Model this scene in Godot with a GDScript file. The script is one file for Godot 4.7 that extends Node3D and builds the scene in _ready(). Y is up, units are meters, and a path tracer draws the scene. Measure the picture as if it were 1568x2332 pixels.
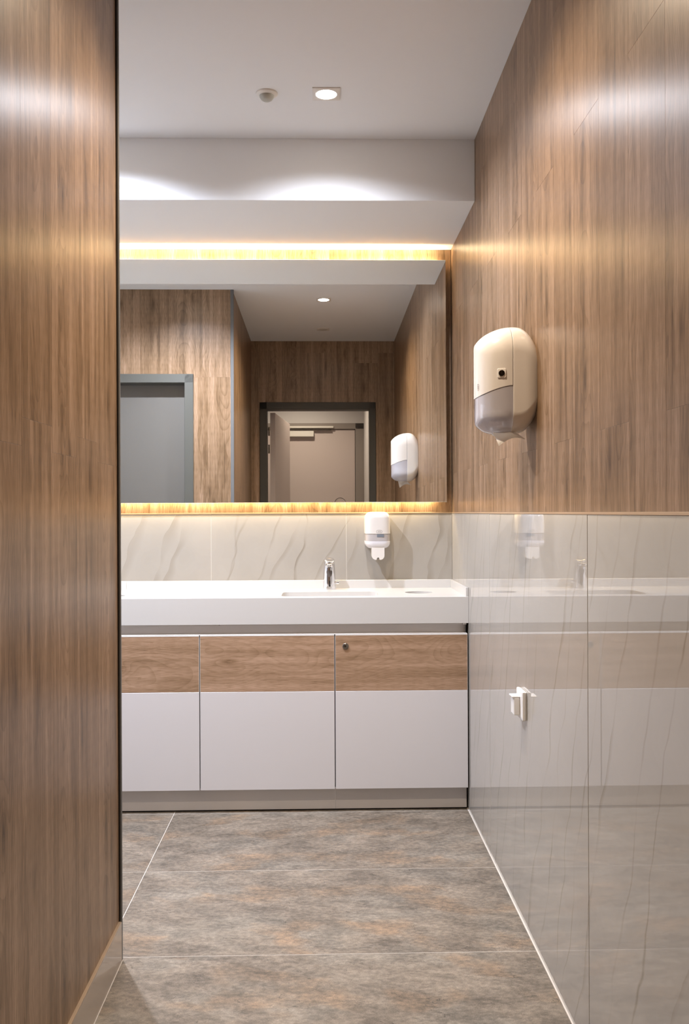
extends Node3D
# A public washroom: wood-clad corridor, marble tiles, a vanity with a back-lit mirror.
# Distances ahead of the camera are written as positive depths and turned to -z by P().

const XR := 0.577        # face of the right wall
const XL := -0.545       # face of the left corridor wall
const XF := -1.72        # far left wall of the vanity room
const ZB := 4.13         # face of the back wall
const ZP := 2.48         # end of the left corridor wall
const ZE := 0.92         # corridor face of the end wall
const CEIL := 2.592
const BEAM := 2.36
const TILE := 1.182      # top of the wall tiles
const PW := 0.188        # width of a plank

var M := {}
var used := {}
var rng := RandomNumberGenerator.new()


func P(x: float, y: float, d: float) -> Vector3:
	return Vector3(x, y, -d)


# ---------------------------------------------------------------- nodes

func numbered(called: String) -> String:
	var n: int = used.get(called, 0)
	used[called] = n + 1
	return called if n == 0 else "%s_%03d" % [called, n]


func thing(called: String, label: String, category: String, at := Vector3.ZERO, group := "") -> Node3D:
	var o := Node3D.new()
	o.name = numbered(called)
	add_child(o)
	o.position = at
	o.set_meta("label", label)
	o.set_meta("category", category)
	if group:
		o.set_meta("group", group)
	return o


func structure(called: String, label: String) -> Node3D:
	var o := thing(called, label, called.get_slice("_", 0))
	o.set_meta("kind", "structure")
	return o


func obj(called: String, mesh: Mesh, mat: Material, parent: Node, label := "") -> MeshInstance3D:
	var o := MeshInstance3D.new()
	o.name = called
	o.mesh = mesh
	o.material_override = mat
	parent.add_child(o, true)
	if label:
		o.set_meta("label", label)
	return o


# ---------------------------------------------------------------- meshes

func begin() -> SurfaceTool:
	var st := SurfaceTool.new()
	st.begin(Mesh.PRIMITIVE_TRIANGLES)
	return st


func tri(st: SurfaceTool, p: Array, n: Array, uv: Array, out: Vector3) -> void:
	var g: Vector3 = (p[1] - p[0]).cross(p[2] - p[0])
	var order := [0, 2, 1] if g.dot(out) > 0.0 else [0, 1, 2]
	for i in order:
		st.set_normal(n[i])
		st.set_uv(uv[i])
		st.add_vertex(p[i])


func quad(st: SurfaceTool, a: Vector3, b: Vector3, c: Vector3, d: Vector3, n: Vector3, uv := []) -> void:
	if uv.is_empty():
		for p in [a, b, c, d]:
			var m := n.abs()
			uv.append(Vector2(p.z, p.y) if m.x >= m.y and m.x >= m.z else (Vector2(p.x, p.z) if m.y >= m.z else Vector2(p.x, p.y)))
	tri(st, [a, b, c], [n, n, n], [uv[0], uv[1], uv[2]], n)
	tri(st, [a, c, d], [n, n, n], [uv[0], uv[2], uv[3]], n)


# a box with chamfered edges, between two corners
func add_box(st: SurfaceTool, p: Vector3, q: Vector3, c := 0.001) -> void:
	var lo := Vector3(minf(p.x, q.x), minf(p.y, q.y), minf(p.z, q.z))
	var hi := Vector3(maxf(p.x, q.x), maxf(p.y, q.y), maxf(p.z, q.z))
	var mid := (lo + hi) / 2.0
	var h := (hi - lo) / 2.0
	c = minf(c, 0.45 * minf(h.x, minf(h.y, h.z)))
	for i in 3:
		var j := (i + 1) % 3
		var k := (i + 2) % 3
		for s in [-1.0, 1.0]:
			var n := Vector3.ZERO
			n[i] = s
			var c4 := []
			for w in [[-1, -1], [1, -1], [1, 1], [-1, 1]]:
				var v := Vector3.ZERO
				v[i] = s * h[i]
				v[j] = w[0] * (h[j] - c)
				v[k] = w[1] * (h[k] - c)
				c4.append(mid + v)
			quad(st, c4[0], c4[1], c4[2], c4[3], n)
			for t in [-1.0, 1.0]:   # the edge between faces i and j
				var e := []
				for w in [[0, -1], [0, 1], [1, 1], [1, -1]]:
					var v := Vector3.ZERO
					v[i] = s * (h[i] - (c if w[0] else 0.0))
					v[j] = t * (h[j] - (0.0 if w[0] else c))
					v[k] = w[1] * (h[k] - c)
					e.append(mid + v)
				var m := Vector3.ZERO
				m[i] = s
				m[j] = t
				quad(st, e[0], e[1], e[2], e[3], m.normalized())
	for sx in [-1.0, 1.0]:
		for sy in [-1.0, 1.0]:
			for sz in [-1.0, 1.0]:
				var s := Vector3(sx, sy, sz)
				var e := []
				for i in 3:
					var v := s * (h - Vector3(c, c, c))
					v[i] = s[i] * h[i]
					e.append(mid + v)
				var n := s.normalized()
				tri(st, e, [n, n, n], [Vector2.ZERO, Vector2.ZERO, Vector2.ZERO], n)


func box(p: Vector3, q: Vector3, c := 0.001) -> ArrayMesh:
	var st := begin()
	add_box(st, p, q, c)
	st.generate_tangents()
	return st.commit()


# a flat cladding piece: its face spans w along u and h upwards from corner o, n points out of the wall.
# uv runs over the face from uv0 to uv1; the edges carry a chamfer.
func piece(o: Vector3, u: Vector3, w: float, h: float, n: Vector3, thick: float, c: float, uv0: Vector2, uv1: Vector2, v := Vector3.UP, turned := false) -> ArrayMesh:
	var st := begin()
	var at := func(a: float, b: float, d: float) -> Vector3: return o + u * a + v * b + n * d
	var tex := func(a: float, b: float) -> Vector2:
		var s := a / w
		var t := b / h
		return Vector2(lerpf(uv0.x, uv1.x, t), lerpf(uv0.y, uv1.y, s)) if turned else Vector2(lerpf(uv0.x, uv1.x, s), lerpf(uv0.y, uv1.y, t))
	var f := [[c, c], [w - c, c], [w - c, h - c], [c, h - c]]
	var e := [[0.0, 0.0], [w, 0.0], [w, h], [0.0, h]]
	var side := [-v, u, v, -u]
	quad(st, at.call(f[0][0], f[0][1], 0.0), at.call(f[1][0], f[1][1], 0.0), at.call(f[2][0], f[2][1], 0.0), at.call(f[3][0], f[3][1], 0.0), n,
		[tex.call(f[0][0], f[0][1]), tex.call(f[1][0], f[1][1]), tex.call(f[2][0], f[2][1]), tex.call(f[3][0], f[3][1])])
	for i in 4:
		var j := (i + 1) % 4
		var uv := [tex.call(f[i][0], f[i][1]), tex.call(f[j][0], f[j][1]), tex.call(e[j][0], e[j][1]), tex.call(e[i][0], e[i][1])]
		quad(st, at.call(f[i][0], f[i][1], 0.0), at.call(f[j][0], f[j][1], 0.0), at.call(e[j][0], e[j][1], -c), at.call(e[i][0], e[i][1], -c), (n + side[i]).normalized(), uv)
		quad(st, at.call(e[i][0], e[i][1], -c), at.call(e[j][0], e[j][1], -c), at.call(e[j][0], e[j][1], -thick), at.call(e[i][0], e[i][1], -thick), side[i], [uv[3], uv[2], uv[2] + Vector2(0.002, 0), uv[3] + Vector2(0.002, 0)])
	quad(st, at.call(0.0, 0.0, -thick), at.call(w, 0.0, -thick), at.call(w, h, -thick), at.call(0.0, h, -thick), -n, [uv0, uv0, uv0, uv0])
	st.generate_tangents()
	return st.commit()


# a smooth surface over a grid of points; rows of equal length, turned so that it faces away from `from`
func grid(rows: Array, loop := false, inward := false, caps := false, from: Variant = null) -> ArrayMesh:
	var st := begin()
	add_grid(st, rows, loop, inward, caps, from)
	return st.commit()


func add_grid(st: SurfaceTool, rows: Array, loop := false, inward := false, caps := false, from: Variant = null) -> void:
	var nr := rows.size()
	var nc: int = rows[0].size()
	var mid := Vector3.ZERO
	for r in rows:
		for p in r:
			mid += p
	mid /= nr * nc
	if from != null:
		mid = from
	var normals := []
	var total := 0.0
	for i in nr:
		var line := []
		for j in nc:
			var a: Vector3 = rows[mini(i + 1, nr - 1)][j] - rows[maxi(i - 1, 0)][j]
			var jn := (j + 1) % nc if loop else mini(j + 1, nc - 1)
			var jp := (j - 1 + nc) % nc if loop else maxi(j - 1, 0)
			var b: Vector3 = rows[i][jn] - rows[i][jp]
			var n := a.cross(b)
			if n.length() < 1e-14:
				n = (rows[i][j] - mid)
			n = n.normalized()
			line.append(n)
			total += n.dot((rows[i][j] - mid).normalized())
		normals.append(line)
	var flip := -1.0 if (total < 0.0) != inward else 1.0
	for i in nr:
		for j in nc:
			normals[i][j] *= flip
	for i in nr - 1:
		for j in (nc if loop else nc - 1):
			var k := (j + 1) % nc
			var p := [rows[i][j], rows[i][k], rows[i + 1][k], rows[i + 1][j]]
			var n := [normals[i][j], normals[i][k], normals[i + 1][k], normals[i + 1][j]]
			var u := [Vector2(float(j) / nc, float(i) / nr), Vector2(float(j + 1) / nc, float(i) / nr), Vector2(float(j + 1) / nc, float(i + 1) / nr), Vector2(float(j) / nc, float(i + 1) / nr)]
			var out: Vector3 = n[0] + n[1] + n[2] + n[3]
			tri(st, [p[0], p[1], p[2]], [n[0], n[1], n[2]], [u[0], u[1], u[2]], out)
			tri(st, [p[0], p[2], p[3]], [n[0], n[2], n[3]], [u[0], u[2], u[3]], out)
	if caps:
		for e in [[0, 1], [nr - 1, nr - 2]]:
			var c := Vector3.ZERO
			var d := Vector3.ZERO
			for p in rows[e[0]]:
				c += p / nc
			for p in rows[e[1]]:
				d += p / nc
			var n := (c - d).normalized()
			for j in nc:
				tri(st, [c, rows[e[0]][j], rows[e[0]][(j + 1) % nc]], [n, n, n], [Vector2.ZERO, Vector2.ZERO, Vector2.ZERO], n)


# rings of radius r at height y round a vertical axis: [[r, y], ...]
func lathe_rows(profile: Array, at := Vector3.ZERO, axis := Vector3.UP, seg := 32) -> Array:
	var side := axis.cross(Vector3.RIGHT if absf(axis.x) < 0.9 else Vector3.UP).normalized()
	var other := axis.cross(side)
	var rows := []
	for pr in profile:
		var r := []
		for k in seg:
			var a := TAU * k / seg
			r.append(at + axis * pr[1] + (side * cos(a) + other * sin(a)) * pr[0])
		rows.append(r)
	return rows


func lathe(profile: Array, at := Vector3.ZERO, axis := Vector3.UP, seg := 32, caps := true) -> ArrayMesh:
	return grid(lathe_rows(profile, at, axis, seg), true, false, caps)


# outline of a rounded rectangle in (a, b), counted round from the middle of its low side
func rounded(a0: float, a1: float, b0: float, b1: float, rlo: float, rhi: float, seg := 8) -> Array:
	var out := []
	var m := minf((a1 - a0) / 2.0, (b1 - b0) / 2.0) * 0.995
	rlo = minf(rlo, m)
	rhi = minf(rhi, m)
	for q in [[a1 - rlo, b0 + rlo, rlo, -PI / 2], [a1 - rhi, b1 - rhi, rhi, 0.0], [a0 + rhi, b1 - rhi, rhi, PI / 2], [a0 + rlo, b0 + rlo, rlo, PI]]:
		for k in seg + 1:
			var t: float = q[3] + PI / 2 * k / seg
			out.append(Vector2(q[0] + q[2] * cos(t), q[1] + q[2] * sin(t)))
	return out


# ---------------------------------------------------------------- materials and textures

func srgb(r: float, g: float, b: float) -> Color:
	return Color(r / 255.0, g / 255.0, b / 255.0)


func mat(name_: String, c: Color, rough: float, metal := 0.0, spec := 0.5) -> StandardMaterial3D:
	var m := StandardMaterial3D.new()
	m.resource_name = name_
	m.albedo_color = c
	m.roughness = rough
	m.metallic = metal
	m.metallic_specular = spec
	M[name_] = m
	return m


func noise_bytes(w: int, h: int, to_w: int, to_h: int, freq: float, octaves: int, seed_: int) -> PackedByteArray:
	var n := FastNoiseLite.new()
	n.seed = seed_
	n.noise_type = FastNoiseLite.TYPE_SIMPLEX
	n.frequency = freq
	n.fractal_octaves = octaves
	n.fractal_type = FastNoiseLite.FRACTAL_FBM if octaves > 1 else FastNoiseLite.FRACTAL_NONE
	var im := n.get_image(w, h, false, false, true)
	if w != to_w or h != to_h:
		im.resize(to_w, to_h, Image.INTERPOLATE_CUBIC)
	return im.get_data()


# eight boards side by side, each 0.188 m wide, 1.6 m long
func wood_texture(S: int, contrast: float, seed_: int) -> ImageTexture:
	var bw := S / 8      # width of one board in pixels
	var fine := noise_bytes(S, 72, S, S, 0.42, 2, seed_ + 11)
	var medium := noise_bytes(S, 20, S, S, 0.055, 2, seed_ + 12)
	var broad := noise_bytes(512, 20, S, S, 0.045, 2, seed_ + 13)
	var pores := noise_bytes(S, 56, S, S, 0.45, 1, seed_ + 16)
	var smudge := noise_bytes(300, 44, S, S, 0.06, 3, seed_ + 15)
	var warp := noise_bytes(128, 96, S, S, 0.035, 2, seed_ + 14)
	var out := PackedByteArray()
	out.resize(S * S * 3)
	var tone := [0.0, -0.025, 0.025, -0.01, 0.03, -0.03, 0.015, 0.0]
	var centre := [0.3, -0.3, 0.62, 0.5, 1.25, 0.42, -0.1, 0.7]
	var rise := [3.0, 1.0, 4.0, -2.6, 1.2, -3.4, 1.6, 3.6]
	var knots := [[0.40, 0.30, 1.0], [0.72, 1.18, 0.8], [0.55, 0.78, 1.2], [0.30, 1.32, 0.9], [0.65, 0.42, 0.7], [0.45, 1.02, 1.1], [0.6, 0.12, 0.8], [0.35, 0.62, 1.0], [0.5, 1.45, 1.0], [0.8, 0.9, 0.7], [0.2, 0.55, 0.8], [0.6, 1.25, 0.9]]
	var r0 := 192.0; var g0 := 161.0; var b0 := 133.0
	for y in S:
		var v := 1.6 * y / S
		for k in 8:
			var kn := []
			for q in 12:
				if q % 8 == k or (q * 3 + 1) % 8 == k:
					var dv: float = (v - knots[q][1]) / 0.075
					if absf(dv) < 3.0:
						kn.append([knots[q][0], dv * dv, knots[q][2], (v - knots[q][1])])
			for i in bw:
				var at := y * S + k * bw + i
				var u := float(i) / bw
				var wv := warp[at] / 255.0
				var d: float = u - centre[k]
				var ph: float = 26.0 * d * d + rise[k] * v + wv * 5.0
				var dark := 0.0
				for q in kn:
					var du: float = (u - q[0]) / 0.085
					var near := exp(-(du * du * 0.55 + q[1]))
					ph += near * 2.6 * q[2]
					var core: float = exp(-(du * du * 3.2 + q[1] * 6.0))
					dark += (near * 0.10 + core * 0.20) * q[2]
				var fr := ph - floorf(ph)
				var ring := fr * fr * fr * fr
				var t: float = (fine[at] - 128) / 128.0 * 0.125 + (medium[at] - 128) / 128.0 * 0.07 + (broad[at] - 128) / 128.0 * 0.11 - ring * 0.12 - dark + tone[k]
				t -= clampf((pores[at] - 188) / 40.0, 0.0, 1.0) * 0.17
				t -= clampf((smudge[at] - 165) / 70.0, 0.0, 1.0) * 0.15
				t = clampf(1.0 + t * contrast, 0.36, 1.22)
				var w2 := t * t
				out[at * 3] = int(clampf(r0 * t, 0, 255))
				out[at * 3 + 1] = int(clampf(g0 * t * (0.86 + 0.14 * t), 0, 255))
				out[at * 3 + 2] = int(clampf(b0 * t * (0.76 + 0.24 * w2), 0, 255))
	return ImageTexture.create_from_image(Image.create_from_data(S, S, false, Image.FORMAT_RGB8, out))


# veins: [x at the top, x at the bottom, width, strength, band] in metres from the left, on a sheet w by h metres
func marble_texture(W: int, H: int, w: float, h: float, veins: Array, base: Color, seed_: int) -> ImageTexture:
	var ink := PackedFloat32Array()
	ink.resize(W * H)
	var n := FastNoiseLite.new()
	n.seed = seed_
	n.frequency = 0.011
	n.fractal_octaves = 3
	n.fractal_gain = 0.4
	var id := 0
	for ve in veins:
		id += 1
		for y in H:
			var t := float(y) / H
			var m: float = y * h / H
			var jig: float = n.get_noise_2d(m * 330.0, id * 97.0) * 0.035
			var x: float = (lerpf(ve[0], ve[1], t) + jig) / w * W
			var thick: float = maxf(1.2, ve[2] / w * W * (0.65 + 0.7 * n.get_noise_2d(m * 420.0 + 50.0, id * 31.0 + 500.0)))
			var fade: float = clampf(0.62 + 1.1 * n.get_noise_2d(m * 380.0, id * 53.0 + 900.0), 0.12, 1.0)
			var band: bool = ve[4]
			var reach := int(ceilf(thick * (1.0 if band else 2.5))) + 1
			for dx in range(-reach, reach + 1):
				var xx := int(x) + dx
				if xx < 0 or xx >= W:
					continue
				var q := (xx - x) / thick
				var a := 0.0
				if band:   # one crisp edge on the left, fading body to the right
					if q > -0.5 and q < 1.0:
						a = (1.0 if q < 0.0 else 1.0 - q) * 0.55
						a += exp(-pow((xx - x + 0.5 * thick) / 2.0, 2)) * 0.35 * fade
				else:
					a = exp(-q * q)
				ink[y * W + xx] = minf(1.0, ink[y * W + xx] + a * ve[3] * fade)
	var cloud := noise_bytes(W / 8, H / 8, W, H, 0.02, 3, seed_ + 5)
	var out := PackedByteArray()
	out.resize(W * H * 3)
	var r := base.r8; var g := base.g8; var b := base.b8
	for i in W * H:
		var c := 1.0 + (cloud[i] - 128) / 128.0 * 0.022
		var k := ink[i]
		out[i * 3] = int(clampf(r * c * (1.0 - 0.36 * k), 0, 255))
		out[i * 3 + 1] = int(clampf(g * c * (1.0 - 0.40 * k), 0, 255))
		out[i * 3 + 2] = int(clampf(b * c * (1.0 - 0.46 * k), 0, 255))
	return ImageTexture.create_from_image(Image.create_from_data(W, H, false, Image.FORMAT_RGB8, out))


# slate-look porcelain, 1.2 m by 1.2 m, layers running along u
func stone_texture() -> ImageTexture:
	var S := 2048
	var big := noise_bytes(180, 300, S, S, 0.014, 4, 21)
	var mid := noise_bytes(700, 1300, S, S, 0.011, 5, 22)
	var fine := noise_bytes(1100, 1700, S, S, 0.04, 5, 23)
	var streak := noise_bytes(420, 1200, S, S, 0.018, 4, 27)
	var speck := noise_bytes(S, S, S, S, 0.11, 4, 28)
	var rust := noise_bytes(220, 320, S, S, 0.013, 4, 24)
	var crack := noise_bytes(640, 1024, S, S, 0.006, 5, 25)
	var pale := noise_bytes(900, 1100, S, S, 0.012, 4, 26)
	var out := PackedByteArray()
	out.resize(S * S * 3)
	for y in S:
		for x in S:
			var at := y * S + x
			var sl := ((y + x / 7) % S) * S + x        # layers slant a little
			var t := (big[sl] - 128) / 128.0 * 0.10 + (mid[sl] - 128) / 128.0 * 0.11 + (fine[at] - 128) / 128.0 * 0.13 + (speck[at] - 128) / 128.0 * 0.10 - clampf((streak[sl] - 155) / 60.0, 0.0, 1.0) * 0.10
			var c: float = absf(crack[sl] - 122.0)
			if c < 2.0:
				t -= (1.0 - c / 2.0) * 0.28 * clampf((mid[at] - 90) / 60.0, 0.0, 1.0)
			var q: float = absf(pale[at] - 134.0)
			if q < 2.0:
				t += (1.0 - q / 2.0) * 0.17
			var q2: float = absf(crack[at] - 146.0)
			if q2 < 1.2:
				t += (1.0 - q2 / 1.2) * 0.15
			var o := clampf((rust[sl] - 150) / 60.0, 0.0, 1.0) * clampf(0.6 + t * 1.6, 0.0, 1.0)
			var cool := clampf((big[at] - 118) / 90.0, 0.0, 1.0) * (1.0 - o)
			t = clampf(1.0 + t, 0.55, 1.35)
			out[at * 3] = int(clampf((157.0 + 9.0 * o - 2.0 * cool) * t, 0, 255))
			out[at * 3 + 1] = int(clampf((145.0 - 4.0 * o + 1.0 * cool) * t, 0, 255))
			out[at * 3 + 2] = int(clampf((131.0 - 14.0 * o + 3.0 * cool) * t, 0, 255))
	return ImageTexture.create_from_image(Image.create_from_data(S, S, false, Image.FORMAT_RGB8, out))


func grain_height() -> ImageTexture:
	var d := noise_bytes(1024, 64, 1024, 1024, 0.35, 2, 31)
	return ImageTexture.create_from_image(Image.create_from_data(1024, 1024, false, Image.FORMAT_L8, d))


func materials() -> void:
	var w := mat("wood", srgb(194, 189, 181), 0.33, 0.0, 0.48)
	w.albedo_texture = wood_texture(2048, 1.05, 0)
	w.anisotropy_enabled = true
	w.anisotropy = 0.5
	w.heightmap_enabled = true
	w.heightmap_texture = grain_height()
	w.heightmap_scale = 0.004
	var cw := mat("cabinet_wood", srgb(226, 222, 220), 0.42, 0.0, 0.45)
	cw.albedo_texture = wood_texture(1536, 0.62, 300)
	print("wood done")
	var base := srgb(177, 172, 164)
	# back wall: sheet from x = -1.10 to 0.58, veins read off the photograph
	var px := func(p: float) -> float: return (p - 735.0) * ZB / 2110.0 + 1.10
	var vb := []
	for v in [[335, 272, 0.03, 0.30, true], [405, 358, 0.028, 0.55, true], [430, 384, 0.022, 0.42, true], [545, 515, 0.004, 0.35, false], [560, 520, 0.006, 0.28, false], [645, 578, 0.010, 0.5, true], [690, 612, 0.014, 0.5, true], [706, 674, 0.012, 0.75, true], [792, 722, 0.010, 0.45, true], [812, 790, 0.012, 0.3, true], [945, 872, 0.024, 0.45, true], [1012, 970, 0.030, 0.55, true], [1040, 1000, 0.02, 0.4, true], [200, 150, 0.02, 0.5, true]]:
		vb.append([px.call(v[0]), px.call(v[1]), v[2] * 1.35, v[3] * 0.8, v[4]])
	var mb := mat("marble_back", Color.WHITE, 0.03, 0.0, 0.55)
	mb.albedo_texture = marble_texture(1792, 320, 1.68, 0.30, vb, srgb(160, 155, 147), 41)
	# right wall: sheet 3.4 m long from the back corner towards the camera, veins leaning towards the camera at the top
	var vr := []
	rng.seed = 77
	for i in 25:
		var x0 := 0.12 + i * 0.135 + rng.randf_range(-0.05, 0.05)
		var lean := rng.randf_range(0.30, 0.62)
		var thin := rng.randf() < 0.5
		vr.append([x0 + lean * 0.5, x0 - lean * 0.5, 0.005 if thin else rng.randf_range(0.012, 0.026), rng.randf_range(0.22, 0.42) if thin else rng.randf_range(0.25, 0.42), not thin])
	var mr := mat("marble_right", Color.WHITE, 0.012, 0.0, 0.70)
	mr.albedo_texture = marble_texture(2048, 1024, 3.4, 1.182, vr, base, 43)
	print("marble done")
	var fl := mat("stone", srgb(202, 202, 200), 0.36, 0.0, 0.42)
	fl.albedo_texture = stone_texture()
	print("stone done")
	mat("grout_light", srgb(206, 199, 190), 0.8)
	mat("grout_wall", srgb(205, 200, 193), 0.8)
	mat("paint_white", srgb(234, 236, 238), 0.85, 0.0, 0.3)
	mat("substrate", srgb(120, 92, 70), 0.9)
	mat("core", srgb(180, 175, 168), 0.9)
	mat("quartz", srgb(204, 202, 199), 0.22, 0.0, 0.5)
	mat("lacquer", srgb(215, 212, 213), 0.28, 0.0, 0.45)
	mat("edge_white", srgb(232, 229, 225), 0.4)
	mat("kick", srgb(206, 201, 198), 0.4, 0.1)
	mat("rail", srgb(216, 211, 207), 0.4, 0.1)
	mat("dark_gap", srgb(38, 34, 32), 0.8)
	mat("mirror_glass", Color(0.96, 0.965, 0.955), 0.0, 1.0)
	mat("mirror_back", srgb(210, 208, 205), 0.6)
	mat("chrome", srgb(225, 225, 228), 0.06, 1.0)
	mat("steel", srgb(150, 146, 140), 0.25, 1.0)
	mat("lock_dark", srgb(70, 60, 52), 0.25, 1.0)
	mat("black", srgb(18, 16, 15), 0.3)
	mat("window_dark", srgb(96, 90, 86), 0.12)
	mat("plastic", srgb(218, 213, 207), 0.14, 0.0, 0.5)
	mat("plastic_socket", srgb(236, 234, 231), 0.3)
	mat("smoke_inner", srgb(225, 223, 222), 0.8)
	mat("paper", srgb(228, 226, 222), 0.9)
	M.paper.backlight_enabled = true
	M.paper.backlight = srgb(140, 136, 130)
	var sm := mat("smoke", Color(0.80, 0.79, 0.82, 0.62), 0.12)
	sm.transparency = BaseMaterial3D.TRANSPARENCY_ALPHA
	mat("soap_tank", srgb(214, 212, 216), 0.25)
	mat("soap_band", srgb(176, 170, 168), 0.2)
	mat("soap_refill", srgb(112, 118, 126), 0.4)
	mat("logo", srgb(120, 112, 108), 0.5)
	mat("door_grey", srgb(102, 98, 92), 0.45)
	mat("frame_grey", srgb(84, 83, 77), 0.42)
	mat("frame_dark", srgb(62, 58, 50), 0.5)
	mat("lobby_paint", srgb(196, 190, 186), 0.8)
	mat("lobby_door", srgb(190, 175, 168), 0.5)
	mat("lobby_frame", srgb(136, 126, 118), 0.5)
	mat("closer_silver", srgb(220, 214, 204), 0.4, 0.2)
	mat("gold", srgb(190, 168, 142), 0.3, 0.5)
	mat("skirt", srgb(176, 164, 152), 0.10, 0.0, 0.5)
	mat("trim_metal", srgb(104, 104, 104), 0.5, 0.1)
	mat("sensor_lens", srgb(178, 178, 170), 0.35)
	mat("bezel", srgb(228, 224, 218), 0.5)
	var e := mat("led_glow", srgb(255, 214, 140), 0.5)
	e.emission_enabled = true
	e.emission = srgb(255, 206, 128)
	e.emission_energy_multiplier = 6.0
	var d := mat("lamp_glow", srgb(255, 250, 242), 0.5)
	d.emission_enabled = true
	d.emission = srgb(255, 244, 230)
	d.emission_energy_multiplier = 60.0
	mat("lamp_off", srgb(205, 200, 192), 0.4)


# ---------------------------------------------------------------- cladding

# boards from a0 to a1 along u (measured from o), between heights; joints alternate
func boards(parent: Node3D, o: Vector3, u: Vector3, n: Vector3, edges: Array, lo: float, hi: float, joints: Array, skip: Array = []) -> void:
	for k in edges.size() - 1:
		var a: float = edges[k]
		var b: float = edges[k + 1]
		var cuts := [lo]
		for j in joints[k % joints.size()]:
			if j > lo + 0.02 and j < hi - 0.02:
				cuts.append(j)
		cuts.append(hi)
		for c in cuts.size() - 1:
			var pieces := [[a, b, cuts[c], cuts[c + 1]]]
			for s in skip:   # an opening [a0, a1, y0, y1] cut out of the boards
				var left := []
				for p in pieces:
					if p[1] <= s[0] or p[0] >= s[1] or p[3] <= s[2] or p[2] >= s[3]:
						left.append(p)
						continue
					if p[0] < s[0]:
						left.append([p[0], s[0], p[2], p[3]])
					if p[1] > s[1]:
						left.append([s[1], p[1], p[2], p[3]])
					if p[2] < s[2]:
						left.append([maxf(p[0], s[0]), minf(p[1], s[1]), p[2], s[2]])
					if p[3] > s[3]:
						left.append([maxf(p[0], s[0]), minf(p[1], s[1]), s[3], p[3]])
				pieces = left
			var variant := rng.randi() % 8
			var flip := rng.randf() < 0.5
			for p in pieces:
				var w: float = p[1] - p[0]
				var h: float = p[3] - p[2]
				if w < 0.004 or h < 0.004:
					continue
				var u0: float = (variant + (p[0] - a) / PW) / 8.0
				var u1: float = u0 + minf(w, PW) / PW / 8.0
				var v0 := rng.randf_range(0.0, maxf(0.0, 1.0 - h / 1.6))
				var v1 := v0 + minf(h, 1.6) / 1.6
				var g := 0.0001
				obj("plank", piece(o + u * (p[0] + g) + Vector3.UP * (p[2] + g), u, w - 2 * g, h - 2 * g, n, 0.010, 0.0003, Vector2(u0, v1 if flip else v0), Vector2(u1, v0 if flip else v1)), M.wood, parent)


func pitch(a: float, b: float, first: float) -> Array:
	var e := [a]
	var x := first
	while x < b - 0.01:
		if x > a + 0.01:
			e.append(x)
		x += PW
	e.append(b)
	return e


# ---------------------------------------------------------------- the setting

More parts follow.
